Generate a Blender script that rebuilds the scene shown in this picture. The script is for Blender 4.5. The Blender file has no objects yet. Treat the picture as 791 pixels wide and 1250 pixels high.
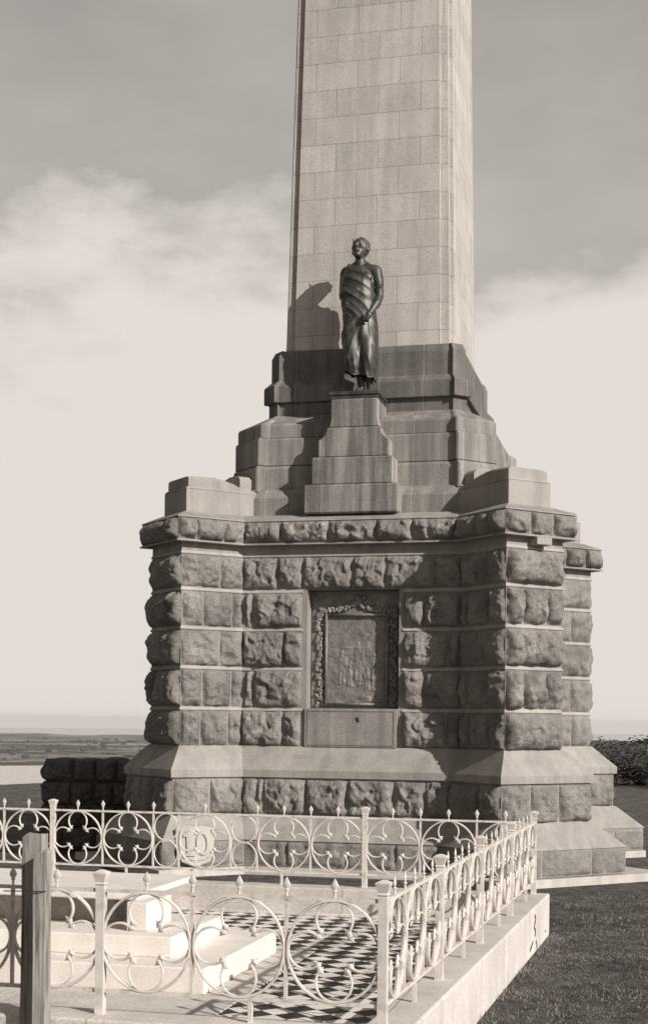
import bpy, bmesh, math, random
from mathutils import Vector, Matrix, noise
random.seed(7)
PI = math.pi
E = 2.5                                    # eye height above the ground; every z below is written relative to the eye
CX, CY = -5.067, 25.466                    # centre of the monument
scene = bpy.context.scene
col = scene.collection

# ------------------------------------------------------------------ helpers
class MB:
    def __init__(s): s.v = []; s.f = []
    def add(s, vs, fs):
        o = len(s.v); s.v += [tuple(p) for p in vs]; s.f += [tuple(i + o for i in f) for f in fs]
    def box(s, x0, x1, y0, y1, z0, z1):
        s.add([(x0,y0,z0),(x1,y0,z0),(x1,y1,z0),(x0,y1,z0),(x0,y0,z1),(x1,y0,z1),(x1,y1,z1),(x0,y1,z1)],
              [(0,3,2,1),(4,5,6,7),(0,1,5,4),(1,2,6,5),(2,3,7,6),(3,0,4,7)])
    def prism(s, p0, z0, p1=None, z1=None, bottom=True, top=True):
        p1 = p1 or p0; n = len(p0)
        vs = [(x,y,z0) for x,y in p0] + [(x,y,z1) for x,y in p1]
        fs = [(i,(i+1)%n,n+(i+1)%n,n+i) for i in range(n)]
        if bottom: fs.append(tuple(reversed(range(n))))
        if top: fs.append(tuple(range(n,2*n)))
        s.add(vs, fs)
    def tube(s, pts, r, n=8, closed=False, caps=True, ry=None):
        pts = [Vector(p) for p in pts]; m = len(pts); ry = ry or r
        rs = r if isinstance(r, (list,tuple)) else [r]*m
        rys = ry if isinstance(ry, (list,tuple)) else [ry]*m
        vs = []; fs = []
        up = None
        for i,p in enumerate(pts):
            if closed: t = pts[(i+1)%m]-pts[i-1]
            else: t = pts[min(i+1,m-1)]-pts[max(i-1,0)]
            t.normalize()
            if up is None:
                up = Vector((0,1,0)) if abs(t.y) < .9 else Vector((1,0,0))
            a = (up - t*up.dot(t)).normalized(); b = t.cross(a)
            for k in range(n):
                an = 2*PI*(k+.5)/n
                vs.append(p + a*math.cos(an)*rys[i] + b*math.sin(an)*rs[i])
        seg = m if closed else m-1
        for i in range(seg):
            j = (i+1)%m
            for k in range(n):
                fs.append((i*n+k, i*n+(k+1)%n, j*n+(k+1)%n, j*n+k))
        if caps and not closed:
            fs.append(tuple(reversed(range(n)))); fs.append(tuple(range((m-1)*n, m*n)))
        s.add(vs, fs)
    def lathe(s, c, prof, n=12, square=False):
        vs = []; fs = []
        for r,z in prof:
            for k in range(n):
                a = 2*PI*(k+.5)/n
                vs.append((c[0]+r*math.cos(a), c[1]+r*math.sin(a), c[2]+z))
        for i in range(len(prof)-1):
            for k in range(n):
                fs.append((i*n+k, i*n+(k+1)%n, (i+1)*n+(k+1)%n, (i+1)*n+k))
        fs.append(tuple(reversed(range(n)))); fs.append(tuple(range((len(prof)-1)*n, len(prof)*n)))
        s.add(vs, fs)
    def ball(s, c, rx, ry=None, rz=None, n=14, m=9, rot=None):
        ry = ry or rx; rz = rz or rx; vs = []; fs = []
        for i in range(m+1):
            t = PI*i/m
            for k in range(n):
                a = 2*PI*k/n
                v = Vector((rx*math.sin(t)*math.cos(a), ry*math.sin(t)*math.sin(a), rz*math.cos(t)))
                if rot: v = rot @ v
                vs.append(v + Vector(c))
        for i in range(m):
            for k in range(n):
                fs.append((i*n+k, (i+1)*n+k, (i+1)*n+(k+1)%n, i*n+(k+1)%n))
        s.add(vs, fs)
    def limb(s, pts, rs, n=12):
        """tapered limb: a tube plus a ball at each joint"""
        s.tube(pts, rs, n=n)
        for p,r in zip(pts, rs): s.ball(p, r, n=n, m=8)
    def build(s, name, mat, parent=None, smooth=False, merge=0.0):
        me = bpy.data.meshes.new(name); me.from_pydata(s.v, [], s.f); me.update()
        bm = bmesh.new(); bm.from_mesh(me)
        if merge: bmesh.ops.remove_doubles(bm, verts=bm.verts, dist=merge)
        bmesh.ops.recalc_face_normals(bm, faces=bm.faces) if len(bm.faces) < 6000 and merge else None
        for f in bm.faces: f.smooth = smooth
        bm.to_mesh(me); bm.free()
        if mat: me.materials.append(mat)
        o = bpy.data.objects.new(name, me); col.objects.link(o)
        if parent: o.parent = parent
        return o

def bevel(o, w=.012, seg=2):
    m = o.modifiers.new('edge_wear','BEVEL'); m.width = w; m.segments = seg; m.limit_method = 'ANGLE'; m.angle_limit = .6
    return o
def tag(o, label=None, cat=None, group=None, kind=None):
    if label: o['label'] = label
    if cat: o['category'] = cat
    if group: o['group'] = group
    if kind: o['kind'] = kind
    return o
def empty(name, loc):
    o = bpy.data.objects.new(name, None); o.location = loc; o.empty_display_size = .2; col.objects.link(o); return o

# ------------------------------------------------------------------ materials
TINT = (1.095, 1.0, .91)
def g(v): return (v*TINT[0], v*TINT[1], v*TINT[2], 1)
class Nt:
    def __init__(s, name):
        s.m = bpy.data.materials.new(name); s.m.use_nodes = True; s.t = s.m.node_tree
        s.b = s.t.nodes['Principled BSDF']
    def n(s, typ, **kw):
        x = s.t.nodes.new(typ)
        for k,v in kw.items(): setattr(x, k, v)
        return x
    def l(s, a, b): s.t.links.new(a, b)
    def val(s, x, v):
        x.default_value = v
    def noise(s, vec, scale, detail=4, rough=.6):
        x = s.n('ShaderNodeTexNoise'); x.inputs['Scale'].default_value = scale
        x.inputs['Detail'].default_value = detail; x.inputs['Roughness'].default_value = rough
        if vec: s.l(vec, x.inputs['Vector'])
        return x.outputs['Fac']
    def ramp(s, fac, stops):
        x = s.n('ShaderNodeValToRGB'); r = x.color_ramp
        while len(r.elements) < len(stops): r.elements.new(.5)
        for e,(p,c) in zip(r.elements, stops):
            e.position = p; e.color = c if isinstance(c, tuple) else (c,c,c,1)
        s.l(fac, x.inputs['Fac']); return x.outputs['Color']
    def mul(s, a, b, fac=1.0, mode='MULTIPLY'):
        x = s.n('ShaderNodeMix', data_type='RGBA', blend_type=mode); x.inputs['Factor'].default_value = fac
        for sock,v in ((x.inputs[6],a),(x.inputs[7],b)):
            if isinstance(v, tuple): sock.default_value = v
            else: s.l(v, sock)
        return x.outputs[2]
    def math(s, op, a, b=None):
        x = s.n('ShaderNodeMath', operation=op)
        for i,v in ((0,a),(1,b)):
            if v is None: continue
            if isinstance(v, (int,float)): x.inputs[i].default_value = v
            else: s.l(v, x.inputs[i])
        return x.outputs[0]
    def obj(s): return s.n('ShaderNodeTexCoord').outputs['Object']
    def stretch(s, vec, sc):
        x = s.n('ShaderNodeMapping'); x.inputs['Scale'].default_value = sc; s.l(vec, x.inputs['Vector']); return x.outputs['Vector']
    def bump(s, h, strength=.4, dist=.02, prev=None):
        x = s.n('ShaderNodeBump'); x.inputs['Strength'].default_value = strength; x.inputs['Distance'].default_value = dist
        s.l(h, x.inputs['Height'])
        if prev: s.l(prev, x.inputs['Normal'])
        return x.outputs['Normal']
    def wallcoord(s):
        """(along the wall, height) from object space, whichever way the wall faces"""
        o = s.obj(); sep = s.n('ShaderNodeSeparateXYZ'); s.l(o, sep.inputs[0])
        geo = s.n('ShaderNodeNewGeometry'); sn = s.n('ShaderNodeSeparateXYZ'); s.l(geo.outputs['True Normal'], sn.inputs[0])
        ax = s.math('ABSOLUTE', sn.outputs['X']); ay = s.math('ABSOLUTE', sn.outputs['Y'])
        c = s.math('GREATER_THAN', ax, ay)
        mx = s.n('ShaderNodeMix', data_type='FLOAT'); s.l(c, mx.inputs[0]); s.l(sep.outputs['X'], mx.inputs[2]); s.l(sep.outputs['Y'], mx.inputs[3])
        cb = s.n('ShaderNodeCombineXYZ'); s.l(mx.outputs[0], cb.inputs[0]); s.l(sep.outputs['Z'], cb.inputs[1])
        return cb.outputs[0]
    def done(s, color, rough=.85, normal=None, metal=0.0, spec=.3):
        if isinstance(color, tuple): s.b.inputs['Base Color'].default_value = color
        else: s.l(color, s.b.inputs['Base Color'])
        s.b.inputs['Roughness'].default_value = rough; s.b.inputs['Metallic'].default_value = metal
        s.b.inputs['Specular IOR Level'].default_value = spec
        if normal: s.l(normal, s.b.inputs['Normal'])
        return s.m

def stone_mat(name, base, var=.25, streak=.25, grain=.25, bumpy=.35, brick=None, mortar=1.35, shift=(0,0)):
    t = Nt(name); o = t.obj()
    c = t.ramp(t.noise(o, 1.6, 5), [(.3, g(base*(1-var))), (.7, g(base*(1+var)))])
    sp = t.ramp(t.noise(o, 55, 2, .8), [(.35, 1-grain), (.65, 1+grain)])
    c = t.mul(c, sp)
    st = t.ramp(t.noise(t.stretch(o, (5,5,.35)), 1.0, 4), [(.38, 1-streak), (.6, 1+streak*.6)])
    c = t.mul(c, st)
    nrm = t.bump(t.noise(o, 26, 5, .7), bumpy, .02)
    if brick:
        w = t.wallcoord(); mp = t.n('ShaderNodeMapping'); mp.inputs['Location'].default_value = (shift[0], shift[1], 0); t.l(w, mp.inputs['Vector'])
        b = t.n('ShaderNodeTexBrick'); t.l(mp.outputs['Vector'], b.inputs['Vector'])
        b.inputs['Scale'].default_value = 1; b.inputs['Mortar Size'].default_value = brick[2]
        b.inputs['Brick Width'].default_value = brick[0]; b.inputs['Row Height'].default_value = brick[1]
        b.inputs['Mortar Smooth'].default_value = .3
        b.inputs['Color1'].default_value = (.89,.89,.89,1); b.inputs['Color2'].default_value = (1.06,1.06,1.06,1)
        b.inputs['Mortar'].default_value = (mortar,)*3 + (1,)
        c = t.mul(c, b.outputs['Color'])
        nrm = t.bump(b.outputs['Fac'], .35, -.01, nrm)
    return t.done(c, .88, nrm)

M = {}
M['granite'] = stone_mat('pale_granite', .45, .08, .10, .20, .2, brick=(.735,.473,.006), mortar=.55, shift=(.22,.31))
M['bluestone'] = stone_mat('dressed_bluestone', .235, .16, .22, .2, .3)
M['bluestone_joint'] = stone_mat('dressed_bluestone_jointed', .245, .14, .26, .2, .3, brick=(.83,50.,.006), mortar=1.5, shift=(.3,20))
M['bluestone_stain'] = stone_mat('stained_bluestone_jointed', .24, .16, .42, .2, .3, brick=(.62,50.,.006), mortar=1.45, shift=(.18,20))
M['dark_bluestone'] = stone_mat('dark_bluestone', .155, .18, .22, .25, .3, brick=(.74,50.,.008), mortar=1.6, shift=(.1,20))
M['pale_stone'] = stone_mat('pale_dressed_stone', .30, .12, .12, .15, .25)
M['rock'] = stone_mat('rock_faced_bluestone', .215, .34, .08, .38, .9)
M['margin'] = stone_mat('dressed_margin_stone', .34, .14, .10, .15, .25)
M['mortar'] = stone_mat('mortar_and_draft_margins', .27, .18, .12, .15, .3)
M['black_rock'] = stone_mat('dark_scoria_rock', .11, .3, .1, .3, .9)
M['concrete'] = stone_mat('pale_concrete', .46, .12, .1, .15, .3)
M['marble'] = stone_mat('white_marble', .70, .07, .05, .06, .15)
M['kerbstone'] = stone_mat('white_kerbstone', .57, .14, .06, .16, .3, brick=(1.9,50.,.008), mortar=.6, shift=(.9,20))
M['kerbtop'] = M['kerbstone']
t = Nt('white_iron_paint'); o = t.obj()
c = t.ramp(t.noise(o, 9, 4), [(.3, g(.42)), (.5, g(.60)), (.7, g(.66))]); c = t.mul(c, t.ramp(t.noise(o, 34, 5, .75), [(.60,(1,1,1,1)),(.70,(.42,.33,.26,1))])); M['paint'] = t.done(c, .55, t.bump(t.noise(o, 60, 3), .15, .004), spec=.4)
t = Nt('dark_bronze'); o = t.obj()
c = t.ramp(t.noise(o, 7, 5), [(.3, g(.045)), (.7, g(.12))]); M['bronze'] = t.done(c, .50, t.bump(t.noise(o, 40, 3), .15, .006), metal=.55, spec=.5)
t = Nt('dull_bronze'); o = t.obj()
c = t.ramp(t.noise(o, 9, 6, .7), [(.3, g(.13)), (.7, g(.30))]); M['plaque'] = t.done(c, .55, t.bump(t.noise(o, 16, 5, .7), .6, .03), metal=.35, spec=.5)
M['frame'] = M['plaque']
t = Nt('weathered_timber'); o = t.obj()
gr = t.noise(t.stretch(o, (30,30,1.6)), 1.0, 5)
c = t.ramp(gr, [(.32, g(.08)), (.48, g(.29)), (.7, g(.40))]); M['timber'] = t.done(c, .9, t.bump(gr, .7, .012))
# tiles laid on the diagonal, two colours
t = Nt('black_and_white_tiles'); o = t.obj()
mp = t.n('ShaderNodeMapping'); mp.inputs['Rotation'].default_value = (0,0,PI/4); mp.inputs['Location'].default_value = (.013,.027,.5); t.l(o, mp.inputs['Vector'])
ck = t.n('ShaderNodeTexChecker'); ck.inputs['Scale'].default_value = 1/.2; t.l(mp.outputs['Vector'], ck.inputs['Vector'])
ck.inputs['Color1'].default_value = g(.76); ck.inputs['Color2'].default_value = g(.032)
c = t.mul(ck.outputs['Color'], t.ramp(t.noise(o, 3, 5), [(.3,.75),(.7,1.1)])); M['tiles'] = t.done(c, .55)

# ------------------------------------------------------------------ outline of the podium (square with diagonal piers)
YR, TR = 1.0, 1.0
def star():
    j, a, b = 1.835, 2.635, 3.435
    right = [(j,-a),(a,-b),(b,-a),(a,-j),(a,YR),(a+TR,YR+TR),(a+TR-.8,YR+TR+.8),(j,YR+.8)]
    return right + [(-x,y) for x,y in reversed(right)]
def offset(pts, o):
    n = len(pts); out = []
    for i in range(n):
        p0 = Vector(pts[i-1]); p1 = Vector(pts[i]); p2 = Vector(pts[(i+1)%n])
        d1 = (p1-p0).normalized(); d2 = (p2-p1).normalized()
        n1 = Vector((d1.y,-d1.x)); n2 = Vector((d2.y,-d2.x))
        k = (n1+n2); k = k/(1+n1.dot(n2))
        q = p1 + k*o; out.append((q.x,q.y))
    return out
S0 = star()
seed_i = [0]
def stretch(pts, o, k, rear=1):
    """offset outline with the piers lengthened sideways by k along their end faces"""
    p = [list(v) for v in offset(pts, o)]
    for i in (2,3): p[i][0] += k; p[i][1] += k
    for i in (13,12): p[i][0] -= k; p[i][1] += k
    for i,sx in ((5,1),(6,1),(9,-1),(10,-1)): p[i][0] += sx*k*rear; p[i][1] += k*.3*rear
    return [tuple(v) for v in p]
def rock(mb, P, U, N, w, h, B, res=.024, margin=.008, ru=.15, rv=.21, amp=1.0):
    """one rock-faced block on a wall: P lower corner, U along the wall, N outward"""
    seed_i[0] += 1; sd = Vector((seed_i[0]*7.31, seed_i[0]*3.7, seed_i[0]*1.9))
    nu = max(3, int(w/res)); nv = max(3, int(h/res)); vs = []; fs = []
    rs_ = random.Random(seed_i[0])
    scoops = []
    for _ in range(int(1+w*h*9)):
        r0 = rs_.uniform(.045,.15); asp = rs_.uniform(.6,1.6)
        scoops.append((rs_.uniform(0,w), rs_.uniform(0,h), r0*asp, r0/asp, rs_.uniform(.10,.34)*r0*1.5, rs_.uniform(-.6,.6), rs_.uniform(-.6,.6)))
    tilt = random.uniform(-.02,.02); tilt2 = random.uniform(-.03,.02)
    for j in range(nv+1):
        for i in range(nu+1):
            u = w*i/nu; v = h*j/nv
            eu = min(u, w-u)-margin; ev = min(v, h-v)-margin
            wob = noise.noise(Vector((u*6,v*6,0))+sd)*.035
            fu = max(0,min(1,(eu+wob*(eu>0))/ru)); fv = max(0,min(1,(ev+wob*(ev>0))/rv))
            k = math.sqrt(max(0,1-(1-fu)**2.4))*math.sqrt(max(0,1-(1-fv)**2.4))
            q = Vector((u,v,0))+sd
            fac = 0
            wu = u + .018*noise.noise(q*9); wv = v + .018*noise.noise(q*9+Vector((3,1,7)))
            for (su,sv,ru_,rv_,dp,gu,gv) in scoops:
                e2 = ((wu-su)/ru_)**2 + ((wv-sv)/rv_)**2
                if e2 < 1: fac = min(fac, -dp*(1-e2)*(1+gu*(wu-su)/ru_+gv*(wv-sv)/rv_))
            q2 = q + noise.noise_vector(q*5)*.02
            for fq,am in ((4.6,.34),(12.5,.24)):
                dd,pp = noise.voronoi(q2*fq); dl = (q2*fq-pp[0])/fq
                cg = noise.cell_vector(pp[0]*17.3+Vector((5,5,5)))
                e1 = min(1,(dd[1]-dd[0])/.16)
                fac += ((cg.x-.5)*dl.x + (cg.y-.5)*dl.y)*am*2*e1 + (cg.z-.5)*.02*e1*(5.2/fq)
            rg = abs(noise.noise(Vector((q.x*10,q.y*6,q.z))))
            r = .008 - rg*.030 + noise.fractal(q*16, 1.0, 2.0, 3)*.008 + noise.noise(q*2.6)*.034
            d = k*(B + (fac + r)*amp + tilt*(u/w-.5)*2 + tilt2*(v/h-.5)*2)
            p = Vector(P) + U*u + Vector((0,0,v)) + N*max(d, .001 if (eu>0 and ev>0) else -.004)
            vs.append(p)
    for j in range(nv):
        for i in range(nu):
            a = j*(nu+1)+i; fs.append((a,a+1,a+nu+2,a+nu+1))
    mb.add(vs, fs)
def rock_course(mb, p0, p1, z0, z1, widths, B=.135, gap=.020, res=.017, amp=1.0, **kw):
    p0 = Vector(p0); p1 = Vector(p1); d = p1-p0; L = d.length; d.normalize()
    U = Vector((d.x,d.y,0)); N = Vector((d.y,-d.x,0))
    tot = sum(abs(w) for w in widths); s = 0
    for w in widths:
        ww = abs(w)/tot*L
        if w > 0:
            rock(mb, (p0.x+d.x*(s+gap/2), p0.y+d.y*(s+gap/2), z0+gap/2), U, N, ww-gap, z1-z0-gap, B*random.uniform(.85,1.15), res=res, amp=amp, **kw)
        s += ww
def seq(L, avg):
    n = max(1, round(L/avg)); return [random.uniform(.75,1.3) for _ in range(n)]

mon = empty('obelisk_monument', (CX, CY, 0))
tag(mon, 'tall pale granite obelisk on a rock-faced stone podium with diagonal corner piers', 'monument')
def part(mb, name, mat, parent=mon, **kw):
    for i,(x,y,z) in enumerate(mb.v): mb.v[i] = (x,y,z+E)
    return mb.build(name, mat, parent, **kw)

LEDGE = .052
def ledge(mb, a, b, a2, b2, zt):
    """sloping dressed margin along one wall at the top of a course: a,b on the wall, a2,b2 a little in front"""
    z0 = zt-LEDGE
    mb.add([(a[0],a[1],z0-.012),(b[0],b[1],z0-.012),(b2[0],b2[1],z0),(a2[0],a2[1],z0),(a2[0],a2[1],z0+.012),(b2[0],b2[1],z0+.012),(a[0],a[1],zt),(b[0],b[1],zt)],
           [(0,1,2,3),(3,2,5,4),(4,5,7,6),(0,3,4,6),(1,7,5,2)])
# ---- podium wall (dressed backing with the recess for the plaque)
ZW = [-.435, .21, .88, 1.53, 2.165, 2.765]; ZT = 2.905
RX0, RX1, RZ0, RZ1, RD = -.725, .818, .205, 2.168, .30
mb = MB()
n0 = S0[:]; i0 = len(n0)-1      # edge from last point (-j,-a) to first (j,-a) is the front
notch = [(-1.835,-2.635),(RX0,-2.635),(RX0,-2.635+RD),(RX1,-2.635+RD),(RX1,-2.635)]
mid = S0[:-1] + notch
mb.prism(S0, -.435, None, RZ0, bottom=False, top=True)
mb.prism(mid, RZ0, None, RZ1, bottom=False, top=False)
mb.prism(S0, RZ1, None, ZT, bottom=True, top=False)
wall = part(mb, 'podium_wall', M['mortar'])
mb = MB(); sl = offset(S0,.020)
for k in range(5):
    zt = ZW[k+1]
    for i in range(15): ledge(mb, S0[i], S0[i+1], sl[i], sl[i+1], zt)
    ya = -2.635; yb = ya-.022
    if k == 4: ledge(mb, S0[15], S0[0], (sl[15][0],yb), (sl[0][0],yb), zt)
    else:
        ledge(mb, S0[15], (RX0-.075,ya), (sl[15][0],yb), (RX0-.078,yb), zt-.002); ledge(mb, (RX1+.06,ya), S0[0], (RX1+.063,yb), (sl[0][0],yb), zt-.002)
part(mb, 'dressed_margin', M['margin'], wall)
# rock-faced stones of the four plain walls
F0, F1 = (-1.835,-2.635), (1.835,-2.635)
mb = MB()
rock_course(mb, F0, F1, ZW[4], ZW[5]-LEDGE, [.68,.5,.98,.62,.9,.55], .10)
right_pat = [[.40,.7],[.85,.24],[.42,.7],[.8,.26]]
for k in range(4):
    zb, zt = ZW[3-k], ZW[4-k]-LEDGE*.8
    lp = [[-.04,.13,.83],[.64,.28],[-.04,.16,.82],[.66,.30]][k]
    rock_course(mb, F0, (RX0-.08,-2.635), zb, zt, lp, .105)
    rock_course(mb, (RX1+.07,-2.635), F1, zb, zt, right_pat[k], .105)
part(mb, 'front_stonework', M['rock'], wall, smooth=True)
walls = [((2.635,-1.835),(2.635,YR),.03),((-2.635,YR),(-2.635,-1.835),.03),((1.835,YR+.8),(-1.835,YR+.8),.05)]
for p0,p1,rs in walls:
    mb = MB()
    for k in range(5): rock_course(mb, p0, p1, ZW[k], ZW[k+1]-LEDGE, seq((Vector(p1)-Vector(p0)).length,.62), .10, res=rs)
    part(mb, 'side_stonework', M['rock'], wall, smooth=True)

# ---- four diagonal piers, each with its cap
def pier(idx):
    a,b,c,d = [S0[(idx+k)%16] for k in range(4)]
    front = idx in (0, 12)
    rs = .017 if front else .034
    mb = MB()
    for k in range(5):
        zb,zt = ZW[k],ZW[k+1]-LEDGE; odd = k % 2
        sideA = [.38,.52,.20] if odd else [.78,.46]; sideB = [.36,.50,.36] if odd else [1.0]
        if not odd: sideA = [.36,.5,.26] if k == 0 else [.62,.38]
        # a = junction, b-c = end face, d = junction
        rock_course(mb, a, b, zb, zt, [x for x in reversed(sideA)], .085, res=rs)
        rock_course(mb, b, c, zb, zt, sideB, .165, res=rs, ru=.19, rv=.25)
        rock_course(mb, c, d, zb, zt, sideA, .085, res=rs)
    p = part(mb, 'corner_pier', M['rock'], smooth=True)
    # cap: stepped coping running in towards the shaft
    A,B_,C_,D = map(Vector, (a,b,c,d))
    m0 = (A+D)/2; m1 = (B_+C_)/2; ax = (m1-m0).normalized(); sd = Vector((-ax.y, ax.x))
    inn = m0 - ax*(.36 if front else .55); out = m1 - ax*.14; hw = .424
    def quad(i, o, w): return [tuple(i - sd*w), tuple(o - sd*w), tuple(o + sd*w), tuple(i + sd*w)]
    mb = MB()
    mb.prism(quad(inn,out,hw), 3.40, quad(inn,out,hw), 3.80, bottom=False)
    mb.prism(quad(inn,out,hw), 3.802, quad(inn,out-ax*.02,hw-.02), 3.838, bottom=False)
    # humped upper course
    L = (out-inn).length; prof = [(0,.02),(.12,.035),(.24,.065),(.34,.12),(.48,.165),(.62,.19),(.8,.185),(1.0,.175)]
    o2 = out - ax*.05; vs = []; fs = []; w2 = hw-.035
    for t_,h in prof:
        q = inn + ax*(t_*(L-.05))
        for sgn,zz,ww in ((-1,3.838,w2),(-1,3.838+h*.82,w2),(-1,3.838+h,w2-.05),(1,3.838+h,w2-.05),(1,3.838+h*.82,w2),(1,3.838,w2)):
            vs.append((q.x+sd.x*sgn*ww, q.y+sd.y*sgn*ww, zz))
    n = 6
    for i in range(len(prof)-1):
        for k in range(n-1): fs.append((i*n+k, (i+1)*n+k, (i+1)*n+k+1, i*n+k+1))
    fs.append(tuple(range(n))); fs.append(tuple(reversed(range((len(prof)-1)*n, len(prof)*n))))
    mb.add(vs, fs)
    # rounded block against the stepped base
    q0 = inn; q1 = inn + ax*.30
    vs = []; fs = []; pr = [(-.30,3.83),(-.30,4.06),(-.24,4.12),(-.1,4.145),(.1,4.145),(.24,4.12),(.30,4.06),(.30,3.83)]
    for q in (q0,q1):
        for s_,z_ in pr: vs.append((q.x+sd.x*s_, q.y+sd.y*s_, z_))
    n = len(pr); fs = [(i,(i+1)%n,n+(i+1)%n,n+i) for i in range(n)] + [tuple(range(n)), tuple(reversed(range(n,2*n)))]
    mb.add(vs, fs)
    cap = part(mb, 'cap', M['pale_stone'], p, merge=.0005)
    bevel(cap, .012)
    return p
for idx in (0, 4, 8, 12): pier(idx)

# ---- cornice
mb = MB()
mb.prism(offset(S0,.165), 2.895, None, 2.922)
mb.prism(offset(S0,.13), 2.922, None, 3.285, bottom=False, top=False)
mb.prism(offset(S0,.15), 3.285, offset(S0,.14), 3.305, bottom=True, top=False)
mb.prism(offset(S0,.14), 3.305, offset(S0,-.10), 3.415, bottom=False, top=True)
cor = part(mb, 'cornice', M['mortar'])
bk = MB(); d_ = Vector((1,1))/math.sqrt(2); n_ = Vector((1,-1))/math.sqrt(2); c_ = Vector((2.635,-3.435))+d_*.60
q = [c_-d_*.15, c_+d_*.15, c_+d_*.15+n_*.19, c_-d_*.15+n_*.19]; q = [tuple(x) for x in (q[0],q[3],q[2],q[1])]
bk.prism(q, 2.775, None, 2.889); bevel(part(bk, 'bracket', M['pale_stone'], cor), .008)
mb = MB(); so = offset(S0,.135)
for i in range(16):
    p0,p1 = so[i-1] if False else so[i], so[(i+1)%16]
    L = (Vector(p1)-Vector(p0)).length
    hidden = i in (6,7,8,9)
    pat = [.64,.82,.8,.6,.75] if i == 15 else seq(L,.42 if L < 1.6 else .7)
    rock_course(mb, p0, p1, 2.927, 3.283, pat, .12, res=.045 if hidden else .017, ru=.15, rv=.17)
part(mb, 'cornice_stonework', M['rock'], cor, smooth=True)

# ---- plinth: sloped weathering, lip and rock-faced course
mb = MB(); a29 = stretch(S0,.29,.12); a27 = stretch(S0,.24,.12)
mb.prism(a29, -.815, stretch(S0,.02,.02), -.428, bottom=False, top=True)
mb.prism(stretch(S0,.285,.12), -.935, a29, -.815, bottom=True, top=False)
mb.prism(a27, -1.56, None, -.933, bottom=False, top=False)
pl = part(mb, 'plinth', M['pale_stone'])
mb = MB()
for i in range(16):
    p0,p1 = a27[i], a27[(i+1)%16]; L = (Vector(p1)-Vector(p0)).length
    pat = [.30,.12,.85,.82,.9,.6,.5] if i == 15 else seq(L,.62)
    rock_course(mb, p0, p1, -1.55, -.945, pat, .10, res=.05 if i in (6,7,8,9) else .018)
part(mb, 'plinth_stonework', M['rock'], pl, smooth=True)
# ---- footing: second weathering, low course, concrete strip
mb = MB()
a57 = stretch(S0,.57,.24)
mb.prism(a57, -1.945, stretch(S0,.27,.13), -1.552, bottom=False, top=True)
mb.prism(stretch(S0,.55,.24), -2.36, None, -1.943, bottom=False, top=False)
ft = part(mb, 'footing', M['pale_stone'])
mb = MB(); a55 = stretch(S0,.552,.24)
for i in range(16):
    p0,p1 = a55[i], a55[(i+1)%16]; L = (Vector(p1)-Vector(p0)).length
    rock_course(mb, p0, p1, -2.355, -1.955, seq(L,.75), .03, res=.05 if i in (6,7,8,9) else .03, amp=.55, ru=.05, rv=.05)
part(mb, 'footing_stonework', M['rock'], ft, smooth=True)
mb = MB(); mb.prism(stretch(S0,.66,.75,.2), -2.56, stretch(S0,.65,.75,.2), -2.372, bottom=False, top=True)
part(mb, 'concrete_apron', M['concrete'])

# ---- stepped base between podium and shaft: chamfered squares with slightly proud corners
def cham(c, d, t):
    q = [(c-t,-(d-t)),(c,-d),(d,-c),(d-t,-(c-t))]
    pts = []
    for k in range(4):
        a = k*PI/2; ca,sa = round(math.cos(a)), round(math.sin(a))
        pts += [(x*ca-y*sa, x*sa+y*ca) for x,y in q]
    return pts
mb = MB()
mb.prism(cham(1.99,2.40,.05), 3.40, None, 3.735, bottom=False, top=False)
mb.prism(cham(1.99,2.40,.05), 3.735, cham(1.74,2.30,.05), 3.90, bottom=False, top=True)
mb.prism(cham(1.715,2.315,.11), 3.86, None, 4.27, bottom=False, top=False)
mb.prism(cham(1.715,2.315,.11), 4.27, cham(1.69,2.28,.11), 4.315, bottom=False, top=True)
mb.prism(cham(1.69,2.29,.11), 4.317, None, 4.77, bottom=False, top=False)
mb.prism(cham(1.69,2.29,.11), 4.77, cham(1.66,2.25,.11), 4.79, bottom=False, top=True)
mb.prism(cham(1.66,2.255,.11), 4.79, None, 5.015, bottom=False, top=False)
mb.prism(cham(1.66,2.255,.11), 5.015, cham(1.52,1.73,.05), 5.26, bottom=False, top=True)
bevel(part(mb, 'stepped_base', M['bluestone_joint'], merge=.0003), .022, 1)
mb = MB()
mb.prism(cham(1.525,1.735,.05), 5.20, None, 5.475, bottom=False, top=False)
mb.prism(cham(1.56,1.82,.06), 5.477, None, 5.76, bottom=True, top=False)
mb.prism(cham(1.56,1.82,.06), 5.76, cham(1.50,1.69,.06), 5.885, bottom=False, top=True)
mb.prism(cham(1.51,1.70,.06), 5.87, None, 6.28, bottom=False, top=False)
mb.prism(cham(1.51,1.70,.06), 6.28, cham(1.47,1.645,.04), 6.40, bottom=False, top=True)
bevel(part(mb, 'base_moulding', M['dark_bluestone'], merge=.0003), .012)

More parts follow.
